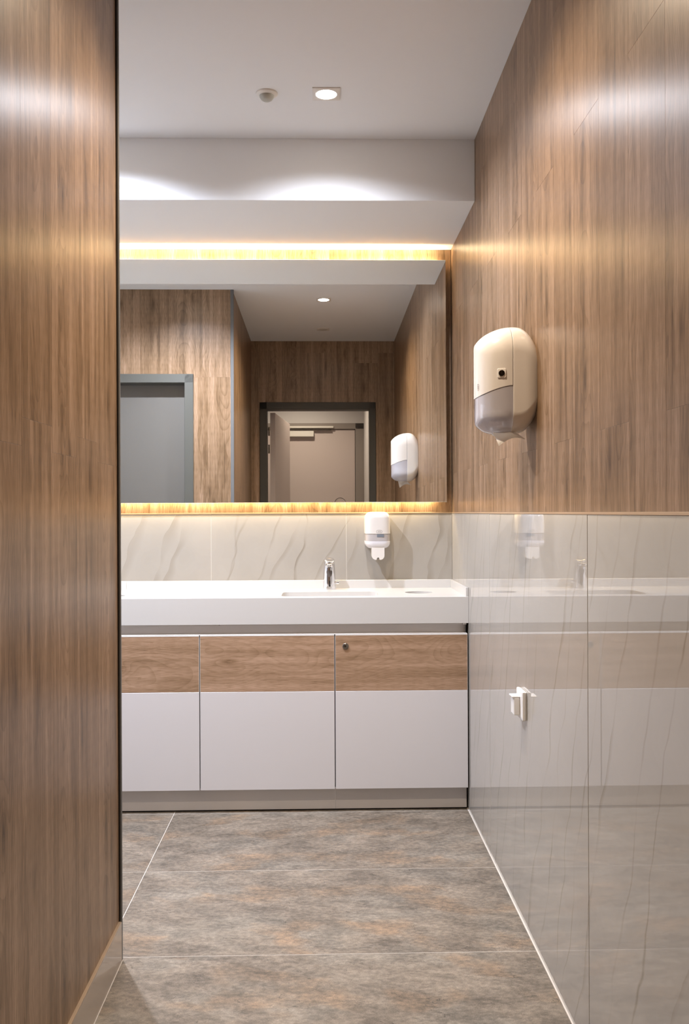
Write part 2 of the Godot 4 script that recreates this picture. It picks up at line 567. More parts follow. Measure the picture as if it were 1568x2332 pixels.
func room() -> void:
	rng.seed = 5
	# floor
	var fl := structure("floor", "slate-look porcelain floor tiles in grey and rust with pale grout")
	obj("screed", box(P(XF - 0.1, -0.10, 4.3), P(0.75, -0.0004, -0.75), 0.0), M.grout_light, fl)
	var zs := [4.27, 3.675, 3.085, 2.495, 1.905, 1.315, 0.725, 0.135, -0.455, -0.75]
	var xs := [-1.80, -0.593, 0.573]
	var q := 0
	for i in zs.size() - 1:
		for j in xs.size() - 1:
			var g := 0.0011
			var x0: float = xs[j] + g
			var x1: float = xs[j + 1] - g
			var d0: float = zs[i] - g
			var d1: float = zs[i + 1] + g
			q += 1
			var pick: Array = [[0.5, 0.0, 1], [0.0, 0.0, 1], [0.03, 0.0, 1], [0.5, 0.0, -1], [0.0, 0.0, -1], [0.25, 0.0, 1], [0.4, 0.0, -1]][(i * 2 + j) % 7]
			var vv: float = pick[0]
			var ha: float = (d0 - d1) / 1.2
			var wa: float = (x1 - x0) / 1.21
			var uv0 := Vector2(0.0, vv)
			var uv1 := Vector2(wa, vv + ha)
			if pick[2] < 0:
				uv0.x = 1.0
				uv1.x = 1.0 - wa
			obj("floor_tile", piece(P(x0, 0.0, d1), Vector3.RIGHT, x1 - x0, d0 - d1, Vector3.UP, 0.009, 0.0002, uv0, uv1, Vector3.FORWARD), M.stone, fl)
	# ceiling and the dropped beam over the vanity
	var ce := structure("ceiling", "smooth white painted plaster ceiling")
	obj("slab", box(P(XF - 0.1, CEIL, 4.3), P(0.75, CEIL + 0.12, -0.75), 0.0), M.paint_white, ce)
	var be := structure("trim_1", "white dropped ceiling beam above the lit mirror")
	obj("beam", box(P(XF, BEAM, 3.48), P(XR, CEIL, ZB), 0.001), M.paint_white, be)

	# back wall
	var bw := structure("wall_back", "back wall with marble splash tiles and a wooden band behind the mirror")
	obj("core", box(P(XF - 0.1, 0.0, ZB + 0.011), P(0.75, CEIL, ZB + 0.13), 0.0), M.core, bw)
	var tx := [XF, -1.097, -0.497, 0.103, XR]
	for i in tx.size() - 1:
		var a: float = tx[i] + 0.0010
		var b: float = tx[i + 1] - 0.0010
		obj("wall_tile", piece(P(a, 0.83, ZB), Vector3.RIGHT, b - a, TILE - 0.83, Vector3.BACK, 0.010, 0.0007, Vector2((a + 1.10) / 1.68, 1.0 + 0.05 / 0.30), Vector2((b + 1.10) / 1.68, 0.0)), M.marble_back, bw)
	obj("grout", box(P(XF, 0.83, ZB + 0.0012), P(XR, TILE, ZB + 0.0109), 0.0), M.grout_light, bw)
	boards(bw, P(0.0, 0.0, ZB), Vector3.RIGHT, Vector3.BACK, pitch(XF, XR - 0.002, -1.66), TILE + 0.006, BEAM, [[]])
	var t2 := structure("trim_2", "thin gold strip between marble splash and wooden band")
	obj("strip", box(P(XF, TILE, ZB - 0.0015), P(XR - 0.001, TILE + 0.006, ZB + 0.009), 0.0006), M.gold, t2)

	# right wall
	var rw := structure("wall_right", "right wall of oak boards above glossy white marble tiles")
	obj("core", box(P(XR + 0.011, 0.0, ZB), P(XR + 0.12, CEIL, ZE - 0.12), 0.0), M.core, rw)
	var td := [ZB, 3.80, 3.204, 2.604, 2.010, 1.410, ZE]
	var lean := [0.0006, -0.0009, 0.0011, -0.0010, 0.0013, -0.0008]
	for i in td.size() - 1:
		var d0: float = td[i] - 0.0009
		var d1: float = td[i + 1] + 0.0009
		var u0: float = (ZB - d0) / 3.4
		var u1: float = (ZB - d1) / 3.4
		var n := Vector3(-1, 0, lean[i]).normalized()
		var u := Vector3.UP.cross(n).normalized()
		if u.z < 0:
			u = -u
		var o := obj("wall_tile", piece(Vector3.ZERO, u, d0 - d1, TILE, n, 0.010, 0.0007, Vector2(u0, 1.0), Vector2(u1, 0.0)), M.marble_right, rw)
		o.position = P(XR - 0.0005, 0.0, d0)
	obj("grout", box(P(XR + 0.0012, 0.0, ZB), P(XR + 0.0109, TILE, ZE), 0.0), M.grout_wall, rw)
	var e := pitch(ZB - ZB, ZB - ZE, fmod(ZB - 1.543, PW))
	boards(rw, P(XR, 0.0, ZB), Vector3.BACK, Vector3.LEFT, e, TILE + 0.006, CEIL, [[1.358, 2.42], [2.05]])
	obj("backing", box(P(XR + 0.0105, TILE, ZB), P(XR + 0.0112, CEIL, ZE), 0.0), M.substrate, rw)
	var t3 := structure("trim_3", "thin gold strip between wall boards and marble tiles on the right")
	obj("strip", box(P(XR - 0.002, TILE, ZB - 0.002), P(XR + 0.009, TILE + 0.006, ZE), 0.0006), M.gold, t3)

	# left corridor wall, wrapping round to the face with the grey door
	var lw := structure("wall_left", "left corridor wall clad in oak boards down to a tiled skirting")
	obj("core", box(P(XL - 0.115, 0.0, ZP - 0.011), P(XL - 0.011, CEIL, ZE - 0.12), 0.0), M.substrate, lw)
	boards(lw, P(XL, 0.0, ZP - 0.011), Vector3.BACK, Vector3.RIGHT, pitch(0.0, ZP - 0.011 - ZE, 0.025), 0.108, CEIL, [[1.313], [1.313, 2.5], [1.36], [1.313], [1.365], [1.313, 2.4]])
	var dw := structure("wall_front", "oak-clad wall around the grey door facing the mirror")
	obj("core", box(P(XF, 0.0, ZP - 0.011), P(-1.60, CEIL, ZP - 0.115), 0.0), M.substrate, dw)
	obj("core", box(P(-1.60, 2.04, ZP - 0.011), P(-0.81, CEIL, ZP - 0.115), 0.0), M.substrate, dw)
	obj("core", box(P(-0.81, 0.0, ZP - 0.011), P(XL - 0.116, CEIL, ZP - 0.115), 0.0), M.substrate, dw)
	boards(dw, P(0.0, 0.0, ZP), Vector3.RIGHT, Vector3.FORWARD, pitch(XF, XL - 0.012, -1.668), 0.0, CEIL, [[2.052], [2.05]], [[-1.60, -0.81, -1.0, 2.04]])
	var ct := structure("trim_4", "dark metal edge profile on the outer corner of the left wall")
	obj("profile", box(P(XL - 0.012, 0.0, ZP - 0.0085), P(XL + 0.0075, CEIL, ZP + 0.0015), 0.001), M.trim_metal, ct)
	obj("shadow_joint", box(P(XL - 0.001, 0.108, ZP - 0.0108), P(XL + 0.0036, CEIL, ZP - 0.0084), 0.0), M.black, ct)
	var bb := structure("baseboard_left", "polished beige tile skirting with a gold top edge along the left wall")
	for d in [[2.495, 1.905], [1.905, 1.315], [1.315, ZE]]:
		var d0: float = minf(d[0], ZP) - 0.0006
		obj("skirting_tile", piece(P(XL + 0.007, 0.0005, d0), Vector3.BACK, d0 - d[1] - 0.0012, 0.1035, Vector3.RIGHT, 0.0175, 0.0012, Vector2.ZERO, Vector2.ONE), M.skirt, bb)
	obj("top_strip", box(P(XL - 0.009, 0.1042, ZP - 0.013), P(XL + 0.0072, 0.1078, ZE), 0.0005), M.gold, bb)
	obj("joint_line", box(P(XL + 0.0071, 0.0, ZP - 0.001), P(XL + 0.0085, 0.0018, ZE), 0.0003), M.grout_light, bb)
	var fw := structure("wall_side", "plain pale wall closing the vanity room on the far left")
	obj("core", box(P(XF - 0.1, 0.0, ZB), P(XF, CEIL, ZP - 0.115), 0.0), M.paint_white, fw)

	# end wall of the corridor and the lobby the camera stands in
	var ew := structure("wall_end", "oak-clad end wall of the corridor around the dark door frame")
	obj("core", box(P(-0.66, 0.0, ZE - 0.011), P(-0.435, CEIL, ZE - 0.11), 0.0), M.substrate, ew)
	obj("core", box(P(0.40, 0.0, ZE - 0.011), P(XR + 0.011, CEIL, ZE - 0.11), 0.0), M.substrate, ew)
	obj("core", box(P(-0.435, 2.066, ZE - 0.011), P(0.40, CEIL, ZE - 0.11), 0.0), M.substrate, ew)
	boards(ew, P(0.0, 0.0, ZE), Vector3.RIGHT, Vector3.FORWARD, pitch(XL, XR, -0.49), 0.0, CEIL, [[2.5], [1.9], [2.42]], [[-0.435, 0.40, -1.0, 2.066]])
	for side in [["wall_lobby_right", 0.405, 0.52, "right lobby wall"], ["wall_lobby_left", -1.05, -0.93, "left lobby wall"]]:
		var s := structure(side[0], "plain painted " + side[3] + " behind the doorway")
		obj("core", box(P(side[1], 0.0, ZE - 0.111), P(side[2], CEIL, -0.66), 0.0), M.lobby_paint, s)
	var lf := structure("wall_lobby_front", "painted lobby wall beside the doorway")
	obj("core", box(P(-0.93, 0.0, ZE - 0.111), P(-0.66, CEIL, ZE), 0.0), M.lobby_paint, lf)
	var lb := structure("wall_lobby_back", "painted lobby wall around the second grey door")
	obj("core", box(P(-0.93, 0.0, -0.55), P(-0.57, CEIL, -0.66), 0.0), M.lobby_paint, lb)
	obj("core", box(P(-0.57, 2.115, -0.55), P(0.405, CEIL, -0.66), 0.0), M.lobby_paint, lb)


func doors() -> void:
	# grey door facing the mirror
	var d := structure("door_1", "grey steel door in a wide grey frame facing the mirror")
	var st := begin()
	add_box(st, P(-1.66, 0.0, ZP + 0.012), P(-1.60, 2.069, ZP - 0.10), 0.002)
	add_box(st, P(-0.838, 0.0, ZP + 0.012), P(-0.784, 2.069, ZP - 0.10), 0.002)
	add_box(st, P(-1.66, 2.016, ZP + 0.012), P(-0.784, 2.070, ZP - 0.10), 0.002)
	obj("frame", st.commit(), M.frame_grey, d)
	obj("leaf", box(P(-1.60, 0.006, ZP - 0.075), P(-0.838, 2.016, ZP - 0.099), 0.002), M.door_grey, d)
	# open doorway at the end of the corridor
	var o := structure("door_2", "dark-framed doorway at the corridor end with its leaf swung open")
	st = begin()
	add_box(st, P(-0.478, 0.0, ZE + 0.014), P(-0.423, 2.11, ZE - 0.125), 0.002)
	add_box(st, P(0.378, 0.0, ZE + 0.014), P(0.428, 2.11, ZE + 0.001), 0.002)
	add_box(st, P(0.378, 0.0, ZE + 0.001), P(0.40, 2.11, ZE - 0.11), 0.002)
	add_box(st, P(-0.478, 2.053, ZE + 0.014), P(0.428, 2.11, ZE - 0.10), 0.002)
	obj("frame", st.commit(), M.frame_dark, o)
	var leaf := obj("leaf", box(Vector3(-0.02, 0.008, 0.0), Vector3(0.02, 2.046, 0.80), 0.002), M.lobby_door, o)
	leaf.position = P(-0.385, 0.0, ZE - 0.13)
	leaf.rotation.y = 0.115
	for y in [1.86, 1.72]:
		obj("hinge", lathe([[0.007, 0.0], [0.007, 0.07]], P(-0.413, y, ZE - 0.115), Vector3.UP, 12), M.steel, o)
	# door behind the camera
	var b := structure("door_3", "pale grey lobby door with a silver overhead closer")
	st = begin()
	add_box(st, P(-0.57, 0.0, -0.538), P(-0.52, 2.115, -0.66), 0.002)
	add_box(st, P(0.325, 0.0, -0.538), P(0.405, 2.115, -0.66), 0.002)
	add_box(st, P(-0.57, 2.06, -0.538), P(0.405, 2.115, -0.66), 0.002)
	obj("frame", st.commit(), M.lobby_frame, b)
	obj("leaf", box(P(-0.518, 0.006, -0.555), P(0.322, 2.057, -0.60), 0.002), M.lobby_door, b)
	var c := obj("closer_body", box(P(-0.30, 1.985, -0.512), P(-0.065, 2.04, -0.555), 0.004), M.closer_silver, b)
	obj("closer_rail", box(P(-0.30, 2.066, -0.516), P(0.12, 2.086, -0.538), 0.003), M.closer_silver, c)
	obj("closer_arm", box(P(-0.27, 2.046, -0.522), P(0.10, 2.056, -0.534), 0.002), M.steel, c)
	var ring := []
	for k in 33:
		var a := TAU * k / 32
		var row := []
		for w in 8:
			var f := TAU * w / 8
			row.append(P((0.052 + 0.0016 * cos(f)) * cos(a) + 0.18, 1.36 + (0.052 + 0.0016 * cos(f)) * sin(a), -0.554 + 0.0016 * sin(f)))
		ring.append(row)
	obj("round_sign_outline", grid(ring, true), M.frame_dark, b)


# ---------------------------------------------------------------- lamps

func downlight(at: Vector3, lit: bool, label: String, power := 0.0, tint := Color.WHITE) -> void:
	var t := thing("downlight", label, "downlight", at, "square recessed downlights")
	var h := 0.046
	var st := begin()
	# a square bezel round a round opening
	var inner := []
	var outer := []
	var lower := []
	for k in 40:
		var a := TAU * k / 40
		var c := Vector2(cos(a), sin(a))
		var s := h / maxf(absf(c.x), absf(c.y))
		inner.append(Vector3(c.x * 0.035, -0.004, c.y * 0.035))
		outer.append(Vector3(c.x * s, -0.003, c.y * s))
		lower.append(Vector3(c.x * s, 0.001, c.y * s))
	add_grid(st, [inner, outer, lower], true, false, false, Vector3(0, 0.1, 0))
	obj("bezel", st.commit(), M.bezel, t)
	obj("lens", lathe([[0.0005, -0.0065], [0.020, -0.006], [0.030, -0.0045], [0.0352, -0.0020], [0.0352, 0.0]], Vector3.ZERO, Vector3.UP, 40, false), M.lamp_glow if lit else M.lamp_off, t, "round glowing lens" if lit else "unlit round lens")
	if lit:
		var l := SpotLight3D.new()      # a reflector lamp: bright below, fading towards the ceiling
		l.name = "lamp_light"
		l.light_size = 0.018
		l.spot_angle = 74.5
		l.spot_angle_attenuation = 1.0
		l.spot_range = 12.0
		l.spot_attenuation = 2.0
		l.light_energy = power
		l.light_color = tint
		l.shadow_enabled = true
		t.add_child(l)
		l.position = Vector3(0, -0.004, 0)
		l.rotation.x = -PI / 2


func led(parent: Node3D, a: Vector3, b: Vector3, up: bool, power: float) -> void:
	var s := 1.0 if up else -1.0
	var st := begin()
	add_box(st, a + Vector3(0, 0, -0.005), b + Vector3(0, s * 0.003, 0.005), 0.0005)
	obj("led_strip", st.commit(), M.led_glow, parent, "glowing warm white strip light behind the mirror edge")
	var l := AreaLight3D.new()
	l.name = "strip_light"
	l.area_size = Vector2(b.x - a.x, 0.010)
	l.area_normalize_energy = true
	l.light_energy = power
	l.light_color = srgb(255, 228, 178)
	l.area_range = 12.0
	l.shadow_enabled = true
	parent.add_child(l)
	l.position = (a + b) / 2.0 + Vector3(0, s * 0.0045, 0)
	l.rotation.x = PI / 2 * s


# ---------------------------------------------------------------- the vanity

func vanity() -> void:
	var top := 0.852
	var front := 3.668
	var ct := thing("countertop", "white solid-surface vanity top with deep front apron and upstand", "countertop")
	var slab := CSGCombiner3D.new()
	slab.name = "slab"
	ct.add_child(slab)
	var outline := PackedVector2Array([Vector2(-front, top - 0.001), Vector2(-front - 0.001, top), Vector2(-ZB + 0.001, top), Vector2(-ZB + 0.001, top - 0.022), Vector2(-front - 0.02, top - 0.022), Vector2(-front - 0.02, 0.747), Vector2(-front, 0.747)])
	var body := CSGPolygon3D.new()
	body.polygon = outline
	body.depth = XR - 0.0012 - XF
	slab.add_child(body)
	body.name = "profile"
	body.rotation.y = PI / 2       # polygon x becomes -z
	body.transform = Transform3D(Basis(Vector3(0, 0, 1), Vector3(0, 1, 0), Vector3(-1, 0, 0)), Vector3(XF, 0, 0))
	var cut := CSGPolygon3D.new()
	var hole := PackedVector2Array()
	for p in rounded(-0.170, 0.226, 3.725, 3.925, 0.03, 0.03, 6):
		hole.append(p)
	cut.polygon = hole
	cut.depth = 0.06
	cut.operation = CSGShape3D.OPERATION_SUBTRACTION
	slab.add_child(cut)
	cut.name = "basin_cut"
	cut.transform = Transform3D(Basis(Vector3(1, 0, 0), Vector3(0, 0, -1), Vector3(0, 1, 0)), Vector3(0, top + 0.02, 0))
	for x in [0.399, -0.865]:
		var cyl := CSGCylinder3D.new()
		cyl.radius = 0.057
		cyl.height = 0.08
		cyl.sides = 48
		cyl.operation = CSGShape3D.OPERATION_SUBTRACTION
		slab.add_child(cyl)
		cyl.name = "waste_cut"
		cyl.position = P(x, top, 3.875 if x > 0 else 3.80)
	slab.material_override = M.quartz
	obj("upstand", box(P(-0.868, top - 0.001, ZB - 0.018), P(XR - 0.0012, 0.888, ZB - 0.0005), 0.0012), M.quartz, ct)
	obj("upstand", box(P(XF, top - 0.001, ZB - 0.018), P(-0.8685, 0.888, ZB - 0.0005), 0.0012), M.quartz, ct)
	obj("side_upstand", box(P(XR - 0.011, top - 0.001, front + 0.001), P(XR - 0.0012, 0.888, ZB - 0.018), 0.0008), M.quartz, ct)
	for x in [0.399, -0.865]:
		obj("waste_chute", grid(lathe_rows([[0.0571, top - 0.02], [0.058, top - 0.10]], P(x, 0.0, 3.875 if x > 0 else 3.80), Vector3.UP, 40), true, true), M.lacquer, ct)

	# undermount basin
	var ba := thing("washbasin", "white undermount washbasin set into the vanity top below the tap", "basin", P(0.028, top - 0.022, 3.825))
	var rows := []
	for s in [[0.0, 0.0], [0.006, -0.02], [0.010, -0.08], [0.022, -0.108], [0.05, -0.120], [0.09, -0.1235], [0.1015, -0.124]]:
		var r := []
		for p in rounded(-0.200 + s[0], 0.200 - s[0], -0.102 + s[0], 0.102 - s[0], 0.034, 0.034, 6):
			r.append(Vector3(p.x, s[1], p.y))
		rows.append(r)
	obj("bowl", grid(rows, true, true, false, Vector3(0, -0.05, 0)), M.quartz, ba)
	var orow := []
	for s in [[-0.012, 0.0], [-0.010, -0.06], [0.0, -0.118], [0.05, -0.136], [0.09, -0.138], [0.1015, -0.138]]:
		var r := []
		for p in rounded(-0.200 + s[0], 0.200 - s[0], -0.102 + s[0], 0.102 - s[0], 0.04, 0.04, 6):
			r.append(Vector3(p.x, s[1], p.y))
		orow.append(r)
	obj("underside", grid(orow, true, false, false), M.quartz, ba)
	obj("drain", lathe([[0.022, 0.0], [0.022, 0.003], [0.016, 0.004]], Vector3(0, -0.1235, 0), Vector3.UP, 24), M.chrome, ba)

	# recessed grip rail under the apron
	var ra := thing("grip_rail", "grey metal grip channel between vanity apron and cabinet fronts", "rail")
	obj("channel", box(P(XF, 0.7055, front + 0.034), P(XR - 0.008, 0.7465, front + 0.040), 0.0005), M.rail, ra)
	obj("lower_lip", box(P(XF, 0.7055, front + 0.002), P(XR - 0.008, 0.7075, front + 0.034), 0.0005), M.rail, ra)
	obj("upper_lip", box(P(XF, 0.7405, front + 0.006), P(-0.413, 0.7465, front + 0.034), 0.0005), M.rail, ra)
	obj("upper_lip", box(P(-0.407, 0.7405, front + 0.006), P(XR - 0.026, 0.7465, front + 0.034), 0.0005), M.rail, ra)
	obj("end_bracket", box(P(XR - 0.024, 0.7405, front + 0.006), P(XR - 0.009, 0.7465, front + 0.034), 0.0005), M.rail, ra)
	obj("end_plate", box(P(XR - 0.014, 0.708, front + 0.010), P(XR - 0.012, 0.7400, front + 0.032), 0.0003), M.steel, ra)
	obj("end_gap", box(P(XR - 0.0075, 0.7055, front + 0.030), P(XR - 0.0025, 0.7465, front + 0.040), 0.0), M.dark_gap, ra)

	# cabinets
	var ex := [-1.56, -1.025, -0.489, 0.0445, XR - 0.004]
	var words := ["cabinet unit at the far left end of the vanity", "leftmost cabinet front in view, cut off by the wooden corridor wall", "middle cabinet front of white lacquer with an oak band above, no lock", "right-hand cabinet front of white lacquer and oak band with a lock"]
	for i in 4:
		var a: float = ex[i] + 0.0017
		var b: float = ex[i + 1] - 0.0017
		var c := thing("vanity_cabinet", words[i], "cabinet", Vector3.ZERO, "vanity cabinets")
		var st := begin()
		add_box(st, P(a, 0.094, front + 0.022), P(a + 0.016, 0.66, ZB - 0.03), 0.0005)
		add_box(st, P(b - 0.016, 0.094, front + 0.022), P(b, 0.66, ZB - 0.03), 0.0005)
		add_box(st, P(a + 0.016, 0.094, front + 0.022), P(b - 0.016, 0.110, ZB - 0.03), 0.0005)
		obj("carcass", st.commit(), M.dark_gap, c)
		var tall := 0.7035 - 0.4815
		var k: int = [6, 0, 2, 7][i]
		var w := (b - a) / 1.6
		var v0: float = [0.1, 0.06, 0.42, 0.60][i]
		var dr := obj("oak_band", piece(P(a + 0.001, 0.4815, front - 0.0005), Vector3.RIGHT, b - a - 0.002, tall - 0.0025, Vector3.BACK, 0.018, 0.0006, Vector2(k / 8.0, v0), Vector2((k + 1) / 8.0, v0 + w), Vector3.UP, true), M.cabinet_wood, c, "oak band with horizontal grain")
		st = begin()
		add_box(st, P(a, 0.701, front - 0.001), P(b, 0.7045, front + 0.0215), 0.0005)
		add_box(st, P(a, 0.4815, front), P(a + 0.001, 0.701, front + 0.0215), 0.0)
		add_box(st, P(b - 0.001, 0.4815, front), P(b, 0.701, front + 0.0215), 0.0)
		obj("edging", st.commit(), M.edge_white, c, "white edge banding")
		obj("door_panel", box(P(a, 0.0935, front - 0.0008), P(b, 0.4808, front + 0.0215), 0.0008), M.lacquer, c, "white lacquered lower panel")
		if i == 3:
			var at := P((785.0 - 735.0) * front / 2110.0, 0.659, front - 0.0005)
			var lk := obj("lock", lathe([[0.0125, 0.0], [0.0125, 0.003], [0.0108, 0.0048], [0.0100, 0.0040], [0.0085, 0.0040], [0.0080, 0.0052], [0.0005, 0.0055]], at, Vector3.BACK, 32, false), M.steel, dr, "round metal cylinder lock")
			obj("keyhole", box(at + Vector3(-0.0013, -0.0042, 0.0050), at + Vector3(0.0013, 0.0042, 0.0060), 0.0003), M.black, lk)
	var fi := thing("filler_panel", "white filler panel between last cabinet and far left wall", "panel")
	obj("panel", box(P(XF, 0.0935, front), P(-1.5615, 0.7045, front + 0.0215), 0.0008), M.lacquer, fi)
	var ki := thing("kick_plate", "grey metal kick plate along the floor under the vanity cabinets", "kick plate")
	obj("plate", box(P(XF, 0.006, front + 0.030), P(0.0455, 0.0915, front + 0.042), 0.0006), M.kick, ki)
	obj("plate", box(P(0.0460, 0.006, front + 0.030), P(XR - 0.007, 0.0915, front + 0.042), 0.0006), M.kick, ki)
	obj("foot", box(P(XF, 0.0, front + 0.040), P(XR - 0.003, 0.0915, front + 0.050), 0.0), M.dark_gap, ki)
	obj("clip", box(P(-0.643, 0.088, front + 0.018), P(-0.614, 0.0932, front + 0.030), 0.0008), M.bezel, ki)


func mirror() -> void:
	var zm := 4.09
	var at := P(-0.40, 1.769, zm)
	var t := thing("mirror", "large frameless wall mirror with warm light glowing from its top and bottom edges", "mirror", at)
	t.rotation = Vector3(-0.0095, 0.0019, 0.0)
	var w := 0.948
	var h := 0.5365
	obj("glass", box(Vector3(-w, -h, -0.005), Vector3(w, h, 0.0), 0.0006), M.mirror_glass, t)
	var st := begin()
	add_box(st, Vector3(-w + 0.03, h - 0.036, -0.0325), Vector3(w - 0.03, h - 0.026, -0.0052), 0.001)
	add_box(st, Vector3(-w + 0.03, -h + 0.026, -0.0325), Vector3(w - 0.03, -h + 0.036, -0.0052), 0.001)
	add_box(st, Vector3(-w + 0.03, -h + 0.036, -0.0325), Vector3(-w + 0.04, h - 0.036, -0.0052), 0.001)
	add_box(st, Vector3(w - 0.04, -h + 0.036, -0.0325), Vector3(w - 0.03, h - 0.036, -0.0052), 0.001)
	obj("back_frame", st.commit(), M.mirror_back, t)
	led(t, Vector3(-w + 0.05, h - 0.0258, -0.026), Vector3(w - 0.05, h - 0.0258, -0.026), true, LED_TOP)
	led(t, Vector3(-w + 0.05, -h + 0.0258, -0.026), Vector3(w - 0.05, -h + 0.0258, -0.026), false, LED_LOW)


func tap() -> void:
	var t := thing("faucet", "chrome sensor tap standing behind the washbasin", "faucet", P(0.027, 0.852, 4.055))
	# body: oval sections leaning into a short spout towards the front
	var rows := []
	for s in [[0.0, 0.0285, 0.027, 0.0], [0.004, 0.0285, 0.027, 0.0], [0.03, 0.0275, 0.0265, 0.0], [0.06, 0.0265, 0.026, 0.0005], [0.085, 0.0255, 0.0255, 0.002], [0.105, 0.0240, 0.0250, 0.003], [0.116, 0.0222, 0.0235, 0.004], [0.121, 0.0200, 0.0215, 0.004], [0.123, 0.012, 0.013, 0.004]]:
		var r := []
		for k in 32:
			var a := TAU * k / 32
			r.append(Vector3(s[1] * cos(a), s[0], s[2] * sin(a) + s[3]))
		rows.append(r)
	obj("body", grid(rows, true, false, true), M.chrome, t)
	rows = []
	for s in [[0.0, 0.0165, 0.010], [0.015, 0.0165, 0.010], [0.036, 0.0160, 0.0090], [0.046, 0.0145, 0.0075], [0.050, 0.010, 0.005], [0.051, 0.002, 0.001]]:
		var r := []
		for k in 28:
			var a := TAU * k / 28
			r.append(Vector3(s[1] * cos(a), 0.110 + s[2] * sin(a) - 0.10 * s[0], 0.010 + s[0]))
		rows.append(r)
	obj("spout", grid(rows, true, false, true), M.chrome, t)
	obj("outlet", box(Vector3(-0.007, 0.0975, 0.0585), Vector3(0.007, 0.1025, 0.0605), 0.0015), M.window_dark, t)
	obj("lid", lathe([[0.0195, -0.004], [0.0225, -0.002], [0.0228, 0.002], [0.0205, 0.0042], [0.014, 0.0032], [0.0005, 0.0024]], Vector3(0.0, 0.1275, 0.010), Vector3(0.10, 0.89, 0.45).normalized(), 36, false), M.chrome, t)
	# sensor window and mixing scale on the front
	rows = []
	for s in [[0.056, 0.0045], [0.059, 0.0075], [0.066, 0.0105], [0.074, 0.0122], [0.081, 0.0122], [0.084, 0.010]]:
		var r := []
		for k in 9:
			var x: float = s[1] * (k / 4.0 - 1.0)
			r.append(Vector3(x, s[0], 0.0268 * sqrt(1.0 - pow(x / 0.0268, 2)) + 0.0008))
		rows.append(r)
	obj("sensor_window", grid(rows, false, false, false, Vector3(0, 0.07, -1)), M.window_dark, t)
	rows = []
	for s in [[0.014, 0.0030], [0.017, 0.0042], [0.020, 0.0030], [0.024, 0.0022], [0.036, 0.0022], [0.039, 0.0012]]:
		var r := []
		for k in 5:
			r.append(Vector3(s[1] * (k / 2.0 - 1.0) + 0.001, s[0], 0.0282))
		rows.append(r)
	obj("temperature_mark", grid(rows, false, false, false, Vector3(0, 0.03, -1)), M.black, t)
	obj("mixing_knob", lathe([[0.0045, 0.0], [0.0045, 0.006], [0.0068, 0.007], [0.0072, 0.015], [0.0055, 0.017]], Vector3(0.024, 0.029, 0.004), Vector3.RIGHT, 20), M.chrome, t)


# ---------------------------------------------------------------- dispensers

# rows of an outline open below (upper = true) or above it, cut at height ys
func half_outline(a: float, y0: float, y1: float, r: float, ys: float, upper: bool, seg := 8) -> Array:
	var out := []
	r = minf(r, minf(a, (y1 - y0) / 2.0) * 0.99)
	if upper:
		r = minf(r, (y1 - ys) * 0.98)
		for k in 5:
			out.append(Vector2(a, lerpf(ys, y1 - r, k / 5.0)))
		for k in seg + 1:
			var t := PI / 2 * k / seg
			out.append(Vector2(a - r + r * cos(t), y1 - r + r * sin(t)))
	else:
		r = minf(r, (ys - y0) * 0.98)
		for k in 5:
			out.append(Vector2(a, lerpf(ys, y0 + r, k / 5.0)))
		for k in seg + 1:
			var t := -PI / 2 * k / seg
			out.append(Vector2(a - r + r * cos(t), y0 + r + r * sin(t)))
	var back := []
	for p in out:
		back.push_front(Vector2(-p.x, p.y))
	out.append_array(back)
	return out


func logo(parent: Node3D, at: Transform3D, w: float) -> void:
	var font := SystemFont.new()
	font.font_names = PackedStringArray(["Droid Sans"])
	var tm := TextMesh.new()
	tm.font = font
	tm.text = "tork"
	tm.font_size = 16
	tm.pixel_size = w * 0.58 / 30.0
	tm.depth = w * 0.01
	var o := obj("logo_lettering", tm, M.logo, parent)
	o.transform = at
	var rows := []
	var n := 40
	for k in n + 1:
		var a := TAU * k / n
		var c := Vector2(cos(a), sin(a))
		var s := pow(pow(absf(c.x), 4.0) + pow(absf(c.y), 4.0), -0.25)
		var p := Vector2(c.x * w * 0.5, c.y * w * 0.24) * s
		var row := []
		for q in 6:
			var f := TAU * q / 6
			var e := w * 0.022
			row.append(at * Vector3(p.x + c.x * e * cos(f), p.y + c.y * e * cos(f), e * 0.5 * sin(f)))
		rows.append(row)
	obj("logo_outline", grid(rows, true), M.logo, parent)


